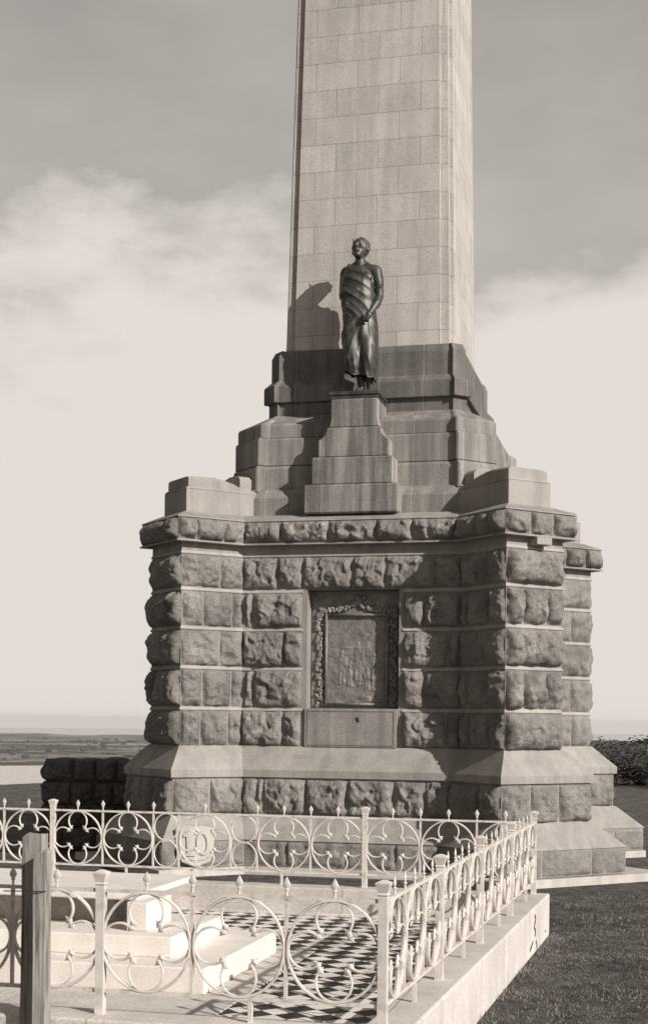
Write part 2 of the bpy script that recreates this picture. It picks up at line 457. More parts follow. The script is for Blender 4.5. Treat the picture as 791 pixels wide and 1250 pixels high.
# ---- shaft: tapering, a shallow panel standing proud of each face
def shaft_poly(a):
    p = .055; s = a-.19*a/1.38
    q = [(-a,-a+p),(-s,-a+p),(-s,-a),(s,-a),(s,-a+p)]
    # corner square is set back by p
    pts = []
    q = [(-s,-a),(s,-a),(s,-a+p),(a-p,-a+p),(a-p,-s)]
    for k in range(4):
        an = k*PI/2; ca,sa = round(math.cos(an)), round(math.sin(an))
        pts += [(x*ca-y*sa, x*sa+y*ca) for x,y in q]
    return [(x*.985, y*1.06) for x,y in pts]
mb = MB()
def A(z): return 1.497-.0190*(z-6.4)
zs = [6.395, 12, 18, 24, 28.2]
for z0,z1 in zip(zs[:-1],zs[1:]): mb.prism(shaft_poly(A(z0)), z0, shaft_poly(A(z1)), z1, bottom=False, top=False)
at = A(28.2); tip = shaft_poly(at); mb.prism(tip, 28.2, [(x*.03,y*.03) for x,y in tip], 30.6, bottom=False, top=True)
part(mb, 'shaft', M['granite'])

# ---- pedestal under the statue
ped = MB()
def xprof(pts, y0, y1):
    full = [(x,z) for x,z in pts] + [(-x,z) for x,z in reversed(pts)]
    n = len(full); vs = [(x,y0,z) for x,z in full] + [(x,y1,z) for x,z in full]
    ped.add(vs, [(i,(i+1)%n,n+(i+1)%n,n+i) for i in range(n)] + [tuple(range(n)), tuple(reversed(range(n,2*n)))])
xprof([(.79,3.41),(.79,3.885)], -2.70, -2.2)
xprof([(.685,3.888),(.685,4.345)], -2.63, -2.2)
xprof([(.595,4.348),(.595,4.64),(.545,4.665),(.50,4.715),(.47,4.775),(.455,4.845)], -2.56, -1.9)
xprof([(.43,4.848),(.415,4.93),(.40,5.0),(.40,5.325)], -2.50, -1.75)
bevel(part(ped, "statue_pedestal", M["bluestone_stain"], merge=.0003), .022, 1)

# ---- bronze plaque in its recess, and the dressed tablet under it
YB = -2.635+RD
mb = MB(); mb.box(RX0+.02, RX1-.02, YB-.035, YB-.002, RZ0+.003, RZ1-.01)
# low relief field
fr_ = random.Random(9); FIG = []
for gx,gz,sc in ((-.25,.62,.55),(.02,.70,.62),(.30,.60,.52),(-.12,.52,.4),(.18,.5,.38),(.42,.66,.5)):
    FIG += [(gx,gz+sc*.95,.06*sc,.075*sc,.03),(gx,gz+sc*.62,.12*sc,.26*sc,.03),(gx-.05*sc,gz+.2*sc,.055*sc,.26*sc,.022),(gx+.06*sc,gz+.2*sc,.055*sc,.26*sc,.022),(gx+.13*sc*fr_.choice((-1,1)),gz+.62*sc,.05*sc,.2*sc,.024)]
for k in range(26): FIG.append((fr_.uniform(-.42,.45), fr_.uniform(.36,1.6), fr_.uniform(.03,.13), fr_.uniform(.02,.06), fr_.uniform(.008,.02)))
def relief(x,z):
    v = Vector((x*3.1, z*3.1, 4.2)); h = noise.fractal(v, 1.0, 2.0, 4)*.03
    for (cx,cz,rx,rz,hh) in FIG:
        d = ((x-cx)/rx)**2+((z-cz)/rz)**2
        if d < 1: h += hh*math.sqrt(1-d)
    return max(0,h)
x0,x1,z0,z1 = -.43,.56,.30,1.74; nx,nz = 70,100; vs=[]; fs=[]
for j in range(nz+1):
    for i in range(nx+1):
        x = x0+(x1-x0)*i/nx; z = z0+(z1-z0)*j/nz; vs.append((x, YB-.04-.4*relief(x-.06,z), z))
for j in range(nz):
    for i in range(nx):
        a = j*(nx+1)+i; fs.append((a,a+1,a+nx+2,a+nx+1))
mb.add(vs,fs)
plq = part(mb, 'bronze_plaque', M['plaque'], smooth=False)
plq['label'] = 'dark bronze relief plaque sunk in the podium front'
mb = MB()
y1 = YB-.03
for (xa,xb,za,zb) in ((-.47,-.43,.26,1.78),(.56,.60,.26,1.78),(-.43,.56,1.74,1.78),(-.43,.56,.26,.30)): mb.box(xa,xb,y1-.07,y1,za,zb)
rnd = random.Random(3)
def leafy(x,z,r):
    mb.ball((x, y1-.02, z), r*rnd.uniform(.7,1.2), r*.8, r*rnd.uniform(.7,1.4), n=8, m=6, rot=Matrix.Rotation(rnd.uniform(-1,1),3,'Y'))
z = .28
while z < 1.86:
    for xx in (-.56,.68):
        for k in range(3): leafy(xx+rnd.uniform(-.06,.06), z+rnd.uniform(-.03,.03), .042)
    z += .06
x = -.5
while x < .64:
    for k in range(2): leafy(x+rnd.uniform(-.03,.03), 1.84+rnd.uniform(-.03,.04)+.10*math.exp(-((x-.06)/.18)**2), .045)
    x += .06
for k in range(9): leafy(.06+rnd.uniform(-.13,.13), 1.98+rnd.uniform(-.05,.08), .05)
part(mb, 'plaque_frame', M['frame'], plq, smooth=True)
mb = MB(); YF = -2.635
mb.box(-.745,.80,YF-.045,YF-.001,-.432,.202)
tab = part(mb, 'stone_tablet', M['bluestone']); bevel(tab, .01)
mb = MB()
for (xa,xb,za,zb) in ((-.70,.755,.155,.163),(-.70,.755,-.402,-.394),(-.70,-.692,-.394,.155),(.747,.755,-.394,.155)): mb.box(xa,xb,YF-.052,YF-.046,za,zb)
mb.lathe((0,0,0),[(0.001,0),(.001,.001)]) if False else None
part(mb, 'tablet_border', M['dark_bluestone'], tab)
mb = MB(); mb.ball((.16,YF-.05,.045),.03,.02,.03); mb.ball((.17,YF-.05,.015),.018,.015,.03)
part(mb, 'tablet_boss', M['bronze'], tab, smooth=True)

# ------------------------------------------------------------------ statue
SX, SY, SZ = CX+.0, CY-2.16, 5.455+E
stat = empty('bronze_statue', (SX,SY,SZ))
stat.scale = (1,1,1.045)
tag(stat, 'dark bronze statue of a standing man in a long cloak on the stepped pedestal', 'statue')
b = MB()
b.ball((0,.02,1.80),.265,.175,.30); b.ball((.0,.0,1.50),.22,.165,.3); b.ball((0,.02,1.2),.25,.18,.25)
b.ball((.10,-.085,1.85),.125,.07,.10); b.ball((-.10,-.085,1.85),.125,.07,.10)
b.limb([(-.24,.02,1.97),(0,.03,2.02),(.26,.02,1.97)],[.10,.105,.105])
b.limb([(0,.03,2.0),(.0,-.005,2.19)],[.105,.082])
for sx in (-1,1): b.limb([(sx*.02,.03,2.13),(sx*.19,.03,2.02)],[.06,.06])
# head, tilted back a little and turned
R = Matrix.Rotation(-.36,3,'X') @ Matrix.Rotation(-.25,3,'Z'); H = Vector((.0,-.02,2.33))
def hd(c, *r, n=14, m=10): b.ball(H + R @ Vector(c), *r, n=n, m=m, rot=R)
hd((0,.02,.03),.137,.165,.165); hd((0,-.045,-.075),.100,.098,.125); hd((0,-.085,-.165),.052,.045,.038)
hd((0,-.118,.058),.085,.026,.022)                                   # brow
b.limb([H+R@Vector((0,-.135,.045)), H+R@Vector((0,-.165,-.03))],[.014,.021]); hd((0,-.150,-.038),.034,.020,.016)  # nose
for sx in (-1,1):
    hd((sx*.07,-.098,-.04),.036,.035,.04); hd((sx*.047,-.109,.018),.022,.014,.011); hd((sx*.14,.03,-.01),.02,.036,.05)
hd((0,-.137,-.088),.040,.020,.010); hd((0,-.134,-.107),.036,.020,.011)     # lips
# bare arm on the right of the picture: shoulder, elbow, wrist; palm, thumb and four fingers closed on the cloak
b.limb([(.27,.02,1.95),(.305,.03,1.80),(.325,.04,1.57)],[.108,.095,.072]); b.ball((.315,.015,1.76),.085,.085,.13)
b.limb([(.325,.04,1.57),(.30,-.06,1.44),(.235,-.20,1.27)],[.074,.076,.046])
b.ball((.205,-.245,1.21),.055,.045,.068)
for k in range(4):
    x = .235-.026*k; b.limb([(x,-.255+.006*k,1.19),(x-.015,-.315,1.165),(x-.028,-.315,1.115),(x-.03,-.275,1.10)],[.020,.019,.017,.015], n=8)
b.limb([(.165,-.235,1.235),(.135,-.285,1.205),(.125,-.31,1.165)],[.023,.020,.016], n=8)
# the other arm is under the cloak
b.limb([(-.25,.03,1.95),(-.29,.04,1.60),(-.17,-.17,1.42)],[.10,.075,.055])
# legs and feet
b.limb([(-.09,.02,1.1),(-.02,-.05,.62),(.045,.03,.12)],[.13,.10,.058]); b.limb([(.13,.02,1.1),(.16,-.12,.62),(.185,.02,.12)],[.13,.105,.058])
for (hx,tx,hy,ty) in ((.05,.015,.06,-.17),(.185,.235,.05,-.19)):
    b.limb([(hx,hy,.05),((hx+tx)/2,(hy+ty)/2-.01,.062),(tx,ty,.035)],[.052,.055,.035])
    for k in range(5): b.ball((tx+(k-2)*.021, ty-.035+abs(k-1.5)*.008, .02),.014,.03,.017,n=8,m=6)
body = b.build('body', M['bronze'], stat, smooth=True)
mm = body.modifiers.new('skin','REMESH'); mm.mode = 'VOXEL'; mm.voxel_size = .009; mm.use_smooth_shade = True
sm = body.modifiers.new('soft','SMOOTH'); sm.factor = .5; sm.iterations = 3
# hair: short waved
hr = MB(); rh = random.Random(5)
hr.ball(H+R@Vector((0,.045,.055)),  .139,.156,.148,n=20,m=14,rot=R)
for k in range(150):
    th_ = rh.uniform(0,2*PI); ph = rh.uniform(.0,1.65)
    d = Vector((math.sin(ph)*math.cos(th_), math.sin(ph)*math.sin(th_), math.cos(ph)))
    if d.y < -.55 and d.z < .62: continue
    hr.ball(H+R@(Vector((0,.045,.05))+Vector((d.x*.137,d.y*.156,d.z*.148))), rh.uniform(.016,.026), n=8, m=6)
ho = hr.build('hair', M['bronze'], stat, smooth=True)
mm = ho.modifiers.new('skin','REMESH'); mm.mode='VOXEL'; mm.voxel_size=.012; mm.use_smooth_shade=True
fe = MB(); p0 = H+R@Vector((-.13,.07,.03)); fe.tube([p0, p0+Vector((-.02,.01,.14)), p0+Vector((-.03,.0,.22))],[.012,.022,.006],n=6,ry=[.006,.006,.004])
fe.build('feather', M['bronze'], stat)
# cloak
PX = .01345
def kx(px): return (px-437)*PX
def kz(py): return (478-py)*PX
rows = [(322,426,446,.15),(330,418,451,.185),(338,415,453,.205),(347,413.5,454,.215),(360,413,455,.22),(372,415,456,.225),(385,417,458,.235),(395,417,460,.24),(410,417,460.5,.24),(425,417,460,.235),(438,418,460,.23),(447,420,460,.215),(455,424,459.5,.19),(461,428,459,.17)]
rz = [kz(r_[0]) for r_ in rows]
def outline(z):
    for i in range(len(rows)-1):
        if rz[i] >= z >= rz[i+1]:
            t_ = (rz[i]-z)/(rz[i]-rz[i+1]); a_ = rows[i]; c_ = rows[i+1]
            return [a_[k]+(c_[k]-a_[k])*t_ for k in (1,2,3)]
    return rows[0][1:] if z > rz[0] else rows[-1][1:]
def sst(a,b,x): t_=max(0,min(1,(x-a)/(b-a))); return t_*t_*(3-2*t_)
ck_ = MB(); NA, NR = 132, 150; vs=[]; fs=[]
hx,hz = kx(449), kz(386)
for j in range(NR+1):
    s_ = j/NR
    for i in range(NA):
        an = 2*PI*i/NA; cs,sn = math.cos(an), math.sin(an)          # an=0 is +x (right), -pi/2 is the front
        ztop = 1.93 + (-.17*cs) + .06*max(0,sn)                    # high on the left shoulder, under the arm on the right
        zhem = .265 + .09*max(0,-cs) - .05*sst(.2,1,cs) + .02*math.sin(an*7)
        z = ztop + (zhem-ztop)*s_
        L_,R_,dp = outline(z); cxm = (kx(L_)+kx(R_))/2; hw = (kx(R_)-kx(L_))/2
        e = .85
        x = cxm + hw*math.copysign(abs(cs)**e, cs); y = -.01 + dp*math.copysign(abs(sn)**e, sn)
        front = sst(-.2,.6,-sn)
        # draped bands across the chest, falling from the covered shoulder to the hip
        up = sst(1.08,1.30,z)
        w1 = z + (x-.05)*(.40+1.15*(1.86-z)) + .075*noise.noise(Vector((x*2.2,z*2.6,1)))
        fr = abs(math.sin(w1*10.5+.4)); fr2 = abs(math.sin(w1*21+1.1+x*3))
        bands = (1-fr)**1.3*.019*(.55+.9*noise.noise(Vector((w1*3,x*3,7)))**2+.35*sst(-.2,.2,x)) + (1-fr2)**2*.010
        bands += .035*math.exp(-((z-1.60-.10*(x+.2))/.05)**2)*sst(.15,-.15,x)
        # skirt: folds fanning from the hand, deep hollow between the legs
        phi = math.atan2(x-hx, hz-z+.12)
        rr = math.hypot(x-hx, z-hz)
        fan = ((1-abs(math.sin(phi*5.2+.9)))**2*.055 + (1-abs(math.sin(phi*11+.2+z)))**2*.018 - .012)*sst(.05,.5,rr)
        fan += (1-abs(math.sin(x*42+z*9)))**2*.016*sst(.75,.4,z)
        knee = .07*math.exp(-((x-.2)/.10)**2-((z-.52)/.28)**2) + .045*math.exp(-((x+.13)/.09)**2-((z-.62+.5*x)/.5)**2)
        hollow = -.075*math.exp(-((x-.06)/.065)**2)*sst(1.05,.75,z)
        side = math.sin(an*11+z*2)*.012*(1-front)
        d = front*(up*bands + (1-up)*(fan+knee+hollow)) + side
        d += .012*noise.noise(Vector((x*5,y*5,z*3)))+.006*noise.noise(Vector((x*14,y*14,z*5)))
        roll = .02*math.exp(-(s_/.03)**2) + .018*math.exp(-((1-s_)/.04)**2)
        d += roll
        nx_,ny_ = cs/hw*dp, sn; ln = math.hypot(nx_,ny_)
        vs.append((x + nx_/ln*d, y + ny_/ln*d, z))
for j in range(NR):
    for i in range(NA): fs.append((j*NA+i, (j+1)*NA+i, (j+1)*NA+(i+1)%NA, j*NA+(i+1)%NA))
fs.append(tuple(range(NR*NA, NR*NA+NA))); fs.append(tuple(reversed(range(NA))))
ck_.add(vs,fs)
# gathered end of the cloak under the hand, and the hanging edge
ck_.limb([(-.22,-.02,2.02),(-.12,-.16,1.88),(.06,-.185,1.775),(.25,-.03,1.70)],[.05,.034,.028,.03], n=10)
ck_.build('cloak', M['bronze'], stat, smooth=True)
mb = MB(); mb.box(-.43,.41,-.34,.42,-.062,.0); mb.box(-.41,.39,-.32,.42,-.125,-.062)
bevel(mb.build('base_slab', M['bronze'], stat), .01)

# ------------------------------------------------------------------ shield with the number, leaning on the footing
def leaning_shield():
    o = empty('stone_shield', (CX-2.16, CY-3.98, .165))
    o.rotation_euler = (math.radians(-16), 0, math.radians(30))
    tag(o, 'pale shield with the number 10 leaning on the foot of the left pier', 'shield')
    pts = [(-.30,.62),(-.10,.655),(0,.64),(.10,.655),(.30,.62),(.315,.40),(.29,.2),(.22,.07),(.12,.03),(0,-.02),(-.12,.03),(-.22,.07),(-.29,.2),(-.315,.40)]
    def slab(pp, y0, y1):
        n = len(pp); m = MB()
        m.add([(x,y0,z) for x,z in pp]+[(x,y1,z) for x,z in pp], [tuple(reversed(range(n))), tuple(range(n,2*n))]+[(i,(i+1)%n,n+(i+1)%n,n+i) for i in range(n)])
        return m
    s = slab(pts, -.05, .02).build('slab', M['pale_stone2'], o, merge=.0001); bevel(s, .012)
    m = MB()
    m.box(-.14,-.075,-.078,-.045,.20,.54); m.box(-.19,-.14,-.076,-.045,.47,.53); m.box(-.20,-.015,-.077,-.045,.16,.20)
    ring = [(.12+.085*math.cos(a), -.06, .36+.17*math.sin(a)) for a in [2*PI*k/24 for k in range(24)]]
    m.tube(ring, .03, n=6, closed=True, ry=.02)
    m.tube([(-.22,-.055,.15),(-.1,-.055,.105),(.02,-.055,.095),(.14,-.055,.11),(.24,-.055,.16)], .016, n=6)
    m.build('numeral', M['pale_stone2'], o)
M['pale_stone2'] = stone_mat('pale_limestone', .42, .08, .12, .12, .2)
leaning_shield()

# ------------------------------------------------------------------ grave enclosure
ZK, ZF, ZG = -2.01+E, -2.33+E, 0.0
YN, YFAR = 9.10, 16.85
def side_x(y): return -1.50 + .0355*(y-YFAR)
def kerb():
    m = MB()
    def quadz(p, z0, z1): m.prism(p, z0, p, z1, bottom=True)
    xo = lambda y: side_x(y)+.17
    xi = lambda y: side_x(y)-.16
    quadz([(xi(YN-.2),YN-.2),(xo(YN-.2),YN-.2),(xo(YFAR+.16),YFAR+.16),(xi(YFAR+.16),YFAR+.16)], -.05, ZK)
    quadz([(-9.2,YFAR-.22),(xi(YFAR-.22)-.003,YFAR-.22),(xi(YFAR+.16)-.003,YFAR+.16),(-9.2,YFAR+.16)], -.05, ZK)
    quadz([(-9.2,YN-.2),(xi(YN-.2)-.003,YN-.2),(xi(YN+.16)-.003,YN+.16),(-9.2,YN+.16)], -.05, ZK)
    quadz([(-9.55,YN-.2),(-9.203,YN-.2),(-9.203,YFAR+.16),(-9.55,YFAR+.16)], -.05, ZK)
    # foot moulding inside the far side
    quadz([(-9.2,YFAR-.34),(xi(YFAR)-.01,YFAR-.34),(xi(YFAR)-.01,YFAR-.223),(-9.2,YFAR-.223)], .0, ZF+.035)
    o = m.build('stone_kerb', M['kerbstone']); bevel(o, .02, 3)
    tag(o, 'white stone kerb under the iron fence round the grave', 'kerb')
    # stains and a crack on its outer face
    c = MB()
    def blot(y, z, r, n=9):
        x = xo(y)+.0015; pts = [(x, y+r*random.uniform(.6,1.1)*math.cos(2*PI*k/n), z+r*random.uniform(.6,1.1)*math.sin(2*PI*k/n)) for k in range(n)]
        c.add(pts+[(x+.004,p[1],p[2]) for p in pts], [tuple(range(n,2*n))]+[(i,(i+1)%n,n+(i+1)%n,n+i) for i in range(n)])
    for k in range(14): blot(15.62+.05*math.sin(k*.7), .40-.016*k, .022)
    for k in range(8): blot(15.45-.03*k, .14-.008*k, .02)
    blot(15.75,.10,.03); blot(15.8,.05,.03); blot(16.6,.10,.025)
    c.build('stain', M['stain'], o)
t = Nt('dark_stain'); M['stain'] = t.done(g(.05), .9)
kerb()
m = MB(); m.add([(-9.2,YN,ZF),(side_x(YN)-.1,YN,ZF),(side_x(YFAR)-.1,YFAR,ZF),(-9.2,YFAR,ZF)],[(0,1,2,3)])
tag(m.build('tiled_floor', M['tiles']), kind='structure')
# tomb
def tomb():
    o = empty('marble_tomb', (-5.3, 12.6, ZF)); tag(o, 'white marble stepped tomb with a flat slab on a block, in the fenced plot', 'tomb')
    def blk(name, x0,x1,y0,y1,z0,z1, mat='marble', bv=.015):
        m = MB(); m.box(x0+5.3,x1+5.3,y0-12.6,y1-12.6,z0+E-ZF,z1+E-ZF); return bevel(m.build(name, M[mat], o), bv, 3)
    blk('border_slab', -8.0,-3.42,9.9,13.95,-2.36,-2.322, 'kerbstone', .006)
    blk('lower_step', -7.6,-3.76,11.45,13.72,-2.322,-2.10)
    blk('upper_step', -7.2,-4.20,11.86,13.35,-2.10,-1.915)
    blk('block', -4.72,-4.52,12.10,12.75,-1.915,-1.652)
    blk('rear_block', -6.6,-6.2,12.12,13.0,-1.915,-1.652)
    blk('core_block', -6.3,-5.0,12.55,13.2,-1.915,-1.652, 'pale_stone')
    blk('top_slab', -7.3,-4.66,12.2,13.85,-1.652,-1.59)
    blk('rear_support', -7.0,-5.1,13.5,13.8,-2.1,-1.652, 'pale_stone')
tomb()

# ---- iron fence: ring-and-scroll panels between posts
UW = .66; ZR0, ZR1 = -1.853+E, -1.17+E; ZP = -1.03+E
def arc(cx, cz, rx, rz, a0, a1, n): return [(cx+rx*math.cos(a0+(a1-a0)*k/n), 0, cz+rz*math.sin(a0+(a1-a0)*k/n)) for k in range(n+1)]
def scroll_mb(w):
    m = MB(); h = ZR1-ZR0; cz = h/2; rx = w/2-.012; rz = h/2-.008
    m.tube(arc(0,cz,rx,rz,0,2*PI*(47/48),47), .0105, n=6, closed=True, ry=.024)
    rs = .122
    for k in range(4):
        a = k*PI/2; ox = (rx-rs-.004)*round(math.cos(a)); oz = (rz-rs-.004)*round(math.sin(a))
        gap = math.radians(50)
        pts = arc(ox, cz+oz, rs, rs*1.02, a-PI+gap, a+PI-gap, 20)
        m.tube(pts, .009, n=6, ry=.018)
        for e,d in ((pts[0],pts[0]),(pts[-1],pts[-1])):
            m.ball(e, .024, .016, .024, n=8, m=6)
            v = Vector((ox,0,cz+oz)) - Vector(e); v.normalize()
            m.limb([Vector(e), Vector(e)+v*.035],[.011,.004], n=6)
            tg = Vector((-v.z,0,v.x)); m.limb([Vector(e)-tg*.028, Vector(e)+tg*.028],[.005,.005], n=6)
    return m
def finial_mb():
    m = MB(); m.lathe((0,0,0),[(.008,0),(.008,.035),(.016,.039),(.016,.045),(.011,.050),(.023,.068),(.025,.080),(.016,.100),(.003,.126)],n=10)
    for i,(x,y,z) in enumerate(m.v):
        if z > .048: m.v[i] = (x*1.12, y*.38, z)
    return m
def post_mb(h):
    m = MB(); m.box(-.030,.030,-.030,.030,0,h-.10); return m
def cap_mb(h):
    m = MB(); r2 = math.sqrt(2)
    m.lathe((0,0,0),[(.034*r2,h-.10),(.037*r2,h-.095),(.030*r2,h-.085),(.048*r2,h-.026),(.048*r2,h-.017),(.015,h)],n=4); return m
MESH = {}
def inst(key, maker, name, parent, loc, rz=0):
    if key not in MESH:
        o = maker().build(name, M['paint'], None, smooth=False); MESH[key] = o.data
    else:
        o = bpy.data.objects.new(name, MESH[key]); col.objects.link(o)
    o.parent = parent; o.location = loc; o.rotation_euler = (0,0,rz); return o
def fence(p0, p1, layout, label, group='white iron fences round the grave'):
    """layout: list of ('post'|'bar'|('unit',w)) from p0 to p1"""
    p0 = Vector(p0); p1 = Vector(p1); d = (p1-p0); L = d.length; rz = math.atan2(d.y,d.x)
    o = empty('iron_fence', (p0.x,p0.y,ZK)); o.rotation_euler = (0,0,rz); tag(o, label, 'fence', group)
    tot = sum(x[1] for x in layout if isinstance(x, tuple)); k = L/tot; s = 0
    hp = ZP-ZK
    for x in layout:
        if x == 'post':
            p = inst('post', lambda: post_mb(hp), 'post', o, (s,0,0)); inst('pcap', lambda: cap_mb(hp), 'post_cap', p, (0,0,0))
        elif x == 'bar':
            inst('bar', lambda: (lambda m: (m.box(-.012,.012,-.010,.010,ZR0-ZK+.012,ZR1-ZK-.012), m)[1])(MB()), 'upright', o, (s,0,0))
            inst('fin', finial_mb, 'finial', o, (s,0,ZR1-ZK+.010))
        elif x == 'plainbar':
            inst('bar', None, 'upright', o, (s,0,0))
        else:
            kind, w = x[0], x[1]*k
            if kind == 'unit':
                inst(('u',round(w,3)), lambda: scroll_mb(w), 'scroll_panel', o, (s+w/2,0,ZR0-ZK)); inst('fin', finial_mb, 'finial', o, (s+w/2,0,ZR1-ZK+.010))
            else:
                def half():
                    m = MB(); h = ZR1-ZR0; q = .135
                    for zz in (h*.26,h*.74):
                        m.tube(arc(0,zz,w/2-.014,h*.245,0,2*PI*23/24,23), .009, n=6, closed=True, ry=.013)
                    return m
                inst(('h',round(w,3)), half, 'half_panel', o, (s+w/2,0,ZR0-ZK))
            s += w
    m = MB(); m.box(0,L,-.016,.016,-.012,.012); r = m.build('top_rail', M['paint'], o); r.location = (0,0,ZR1-ZK)
    m = MB(); m.box(0,L,-.016,.016,-.012,.012); r = m.build('bottom_rail', M['paint'], o); r.location = (0,0,ZR0-ZK)
    # feet that carry the bottom rail
    s = 1.0
    while s < L-.3:
        inst('foot', lambda: (lambda m: (m.box(-.014,.014,-.014,.014,0,ZR0-ZK-.012), m)[1])(MB()), 'rail_foot', o, (s,0,0)); s += 2.02
    return o
u = ('unit',1.0); hf = ('half',.5)
side = ['post',u,'bar',u,'bar',u]*4
side = [x for x in side][:-0 or None] + []
fence((side_x(YN),YN),(side_x(YFAR),YFAR), ['post',u,'bar',u,'bar',u,'post',u,'bar',u,'bar',u,'post',u,'bar',u,'bar',u,'post',u,'bar',u,'bar',u], 'white iron scroll fence along the right side of the grave, running away to the pillar')
far = [u,'bar',u,'bar',u,'post',u,'bar',u,'bar',hf,'plainbar',u,'plainbar',hf,'bar',u,'bar',u,'post',u,'bar',u,'bar',u,'post']
fence((side_x(YFAR)-.675*12,YFAR),(side_x(YFAR),YFAR), far, 'white iron scroll fence at the far end of the grave, before the monument')
fence((side_x(YN)-.652*6,YN),(side_x(YN),YN), [u,'bar',u,'bar',u,'post',u,'bar',u,'bar',u], 'white iron scroll fence nearest the camera, with large rings')

# ---- weathered timber post by the near fence
def timber():
    o = empty('timber_post', (-4.075, 8.80, 0)); tag(o, 'weathered split timber post at the near fence', 'post')
    def beam(x0,x1,y0,y1,z1,name,chip):
        nx,nz = 5,60; m = MB(); 
        ring = []
        per = [(x0,y0),( (x0+x1)/2,y0),(x1,y0),(x1,(y0+y1)/2),(x1,y1),((x0+x1)/2,y1),(x0,y1),(x0,(y0+y1)/2)]
        vs = []
        for j in range(nz+1):
            z = z1*j/nz
            for (x,y) in per:
                w = noise.noise(Vector((x*9,y*9,z*2.5)))*.010 + noise.noise(Vector((x*40,y*40,z*6)))*.005
                vs.append((x+w, y-w*.7, z + (chip*noise.noise(Vector((x*30,y*30,1))) if j == nz else 0)))
        n = 8; fs = [(j*n+k, j*n+(k+1)%n, (j+1)*n+(k+1)%n, (j+1)*n+k) for j in range(nz) for k in range(n)]
        fs.append(tuple(range(nz*n, nz*n+n))); m.add(vs,fs); return m.build(name, M['timber'], o)
    beam(.005,.09,-.05,.05,-.90+E,'front_timber',.04)
    beam(-.14,-.005,.08,.20,-.79+E,'rear_timber',.03)
    m = MB(); m.tube([(-.2,-.062,1.345),(-.05,-.064,1.35),(.06,-.062,1.35),(.095,-.05,1.352)],.004,n=6); m.build('wire', M['bronze'], o)
timber()

# ------------------------------------------------------------------ rubble wall behind the monument on the left
def rubble():
    o = empty('rubble_wall', (-11.40, 25.0, 0)); tag(o, 'low dark rock-faced stone wall left of the monument', 'wall')
    m = MB(); z = 0
    m.box(0,3.0,.02,.75,-.1,1.72)
    for k,h in enumerate((.45,.42,.44,.42)):
        x0 = -.02*k
        rock_course(m, (x0-.10+.05*k,0), (3.0,0), z, z+h, seq(3.0,.5), .13, gap=.01, res=.035, ru=.12, rv=.12, amp=1.5)
        rock_course(m, (x0-.05+.05*k,.8), (x0-.10+.05*k,0), z, z+h, seq(.8,.4), .10, gap=.01, res=.035, ru=.12, rv=.12, amp=1.5)
        z += h
    x = 0
    while x < 2.6:
        w = random.uniform(.35,.6); m.ball((x+w/2,.36,z-.05),w*.55,.42,random.uniform(.06,.10),n=14,m=8); x += w
    m.build('wall_stone', M['black_rock'], o)
rubble()

# ------------------------------------------------------------------ ground, distance, sea
def terr(x, y):
    r = math.hypot(x-CX, y-CY)
    if r < 48: return 0.0
    t_ = min(1,(r-48)/820); s_ = t_*t_*(3-2*t_)
    return -202*s_
m = MB(); rings = [0,6,12,18,24,30,36,42,48,56,66,80,100,130,170,220,290,380,500,650,868,1200,1800,2800,4500,7500,12000,19000,29500]; n = 96; vs = [(CX,CY,0)]; fs=[]
for r in rings[1:]:
    for k in range(n):
        a = 2*PI*k/n; x = CX+r*math.cos(a); y = CY+r*math.sin(a); z = terr(x,y)
        if 60 < r < 900: z += noise.noise(Vector((x*.012,y*.012,0)))*min(6,(r-60)*.05)
        vs.append((x,y,z))
for k in range(n): fs.append((0,1+k,1+(k+1)%n))
for i in range(len(rings)-2):
    for k in range(n):
        a = 1+i*n+k; b_ = 1+i*n+(k+1)%n; fs.append((a, a+n, b_+n, b_))
m.add(vs,fs)
t = Nt('turf_and_far_fields'); geo = t.n('ShaderNodeNewGeometry'); P = geo.outputs['Position']
near = t.ramp(t.noise(P, 1.3, 8, .72), [(.30, g(.095)), (.50, g(.15)), (.70, g(.23))])
near = t.mul(near, t.ramp(t.noise(P, 22, 4, .8), [(.3,.55),(.7,1.45)]))
near = t.mul(near, t.ramp(t.noise(P, 4.5, 5, .7), [(.38,.62),(.62,1.3)]))
vor = t.n('ShaderNodeTexVoronoi', feature='F1'); vor.inputs['Scale'].default_value = .0016; t.l(P, vor.inputs['Vector'])
bw = t.n('ShaderNodeRGBToBW'); t.l(vor.outputs['Color'], bw.inputs[0])
fields = t.ramp(bw.outputs[0], [(.25, g(.12)), (.75, g(.38))])
trees_ = t.mul(t.ramp(t.noise(P, .0045, 5, .7), [(.50,1.0),(.58,.35)]), t.ramp(t.noise(P, .016, 4, .7), [(.46,1.1),(.56,.4)]))
fields = t.mul(fields, trees_)
sep = t.n('ShaderNodeSeparateXYZ'); t.l(P, sep.inputs[0])
hgt = t.n('ShaderNodeMapRange'); t.l(sep.outputs['Z'], hgt.inputs['Value']); hgt.inputs['From Min'].default_value = -150; hgt.inputs['From Max'].default_value = -60
mx = t.n('ShaderNodeMix', data_type='RGBA'); t.l(hgt.outputs[0], mx.inputs[0]); t.l(fields, mx.inputs[6]); t.l(near, mx.inputs[7])
nb = t.bump(t.noise(P, 6, 6, .7), .8, .10, t.bump(t.noise(P, 34, 6, .75), 1.0, .06))
gm = t.done(mx.outputs[2], .95, nb, spec=.1)
gnd = tag(m.build('ground', gm, smooth=True), kind='structure')
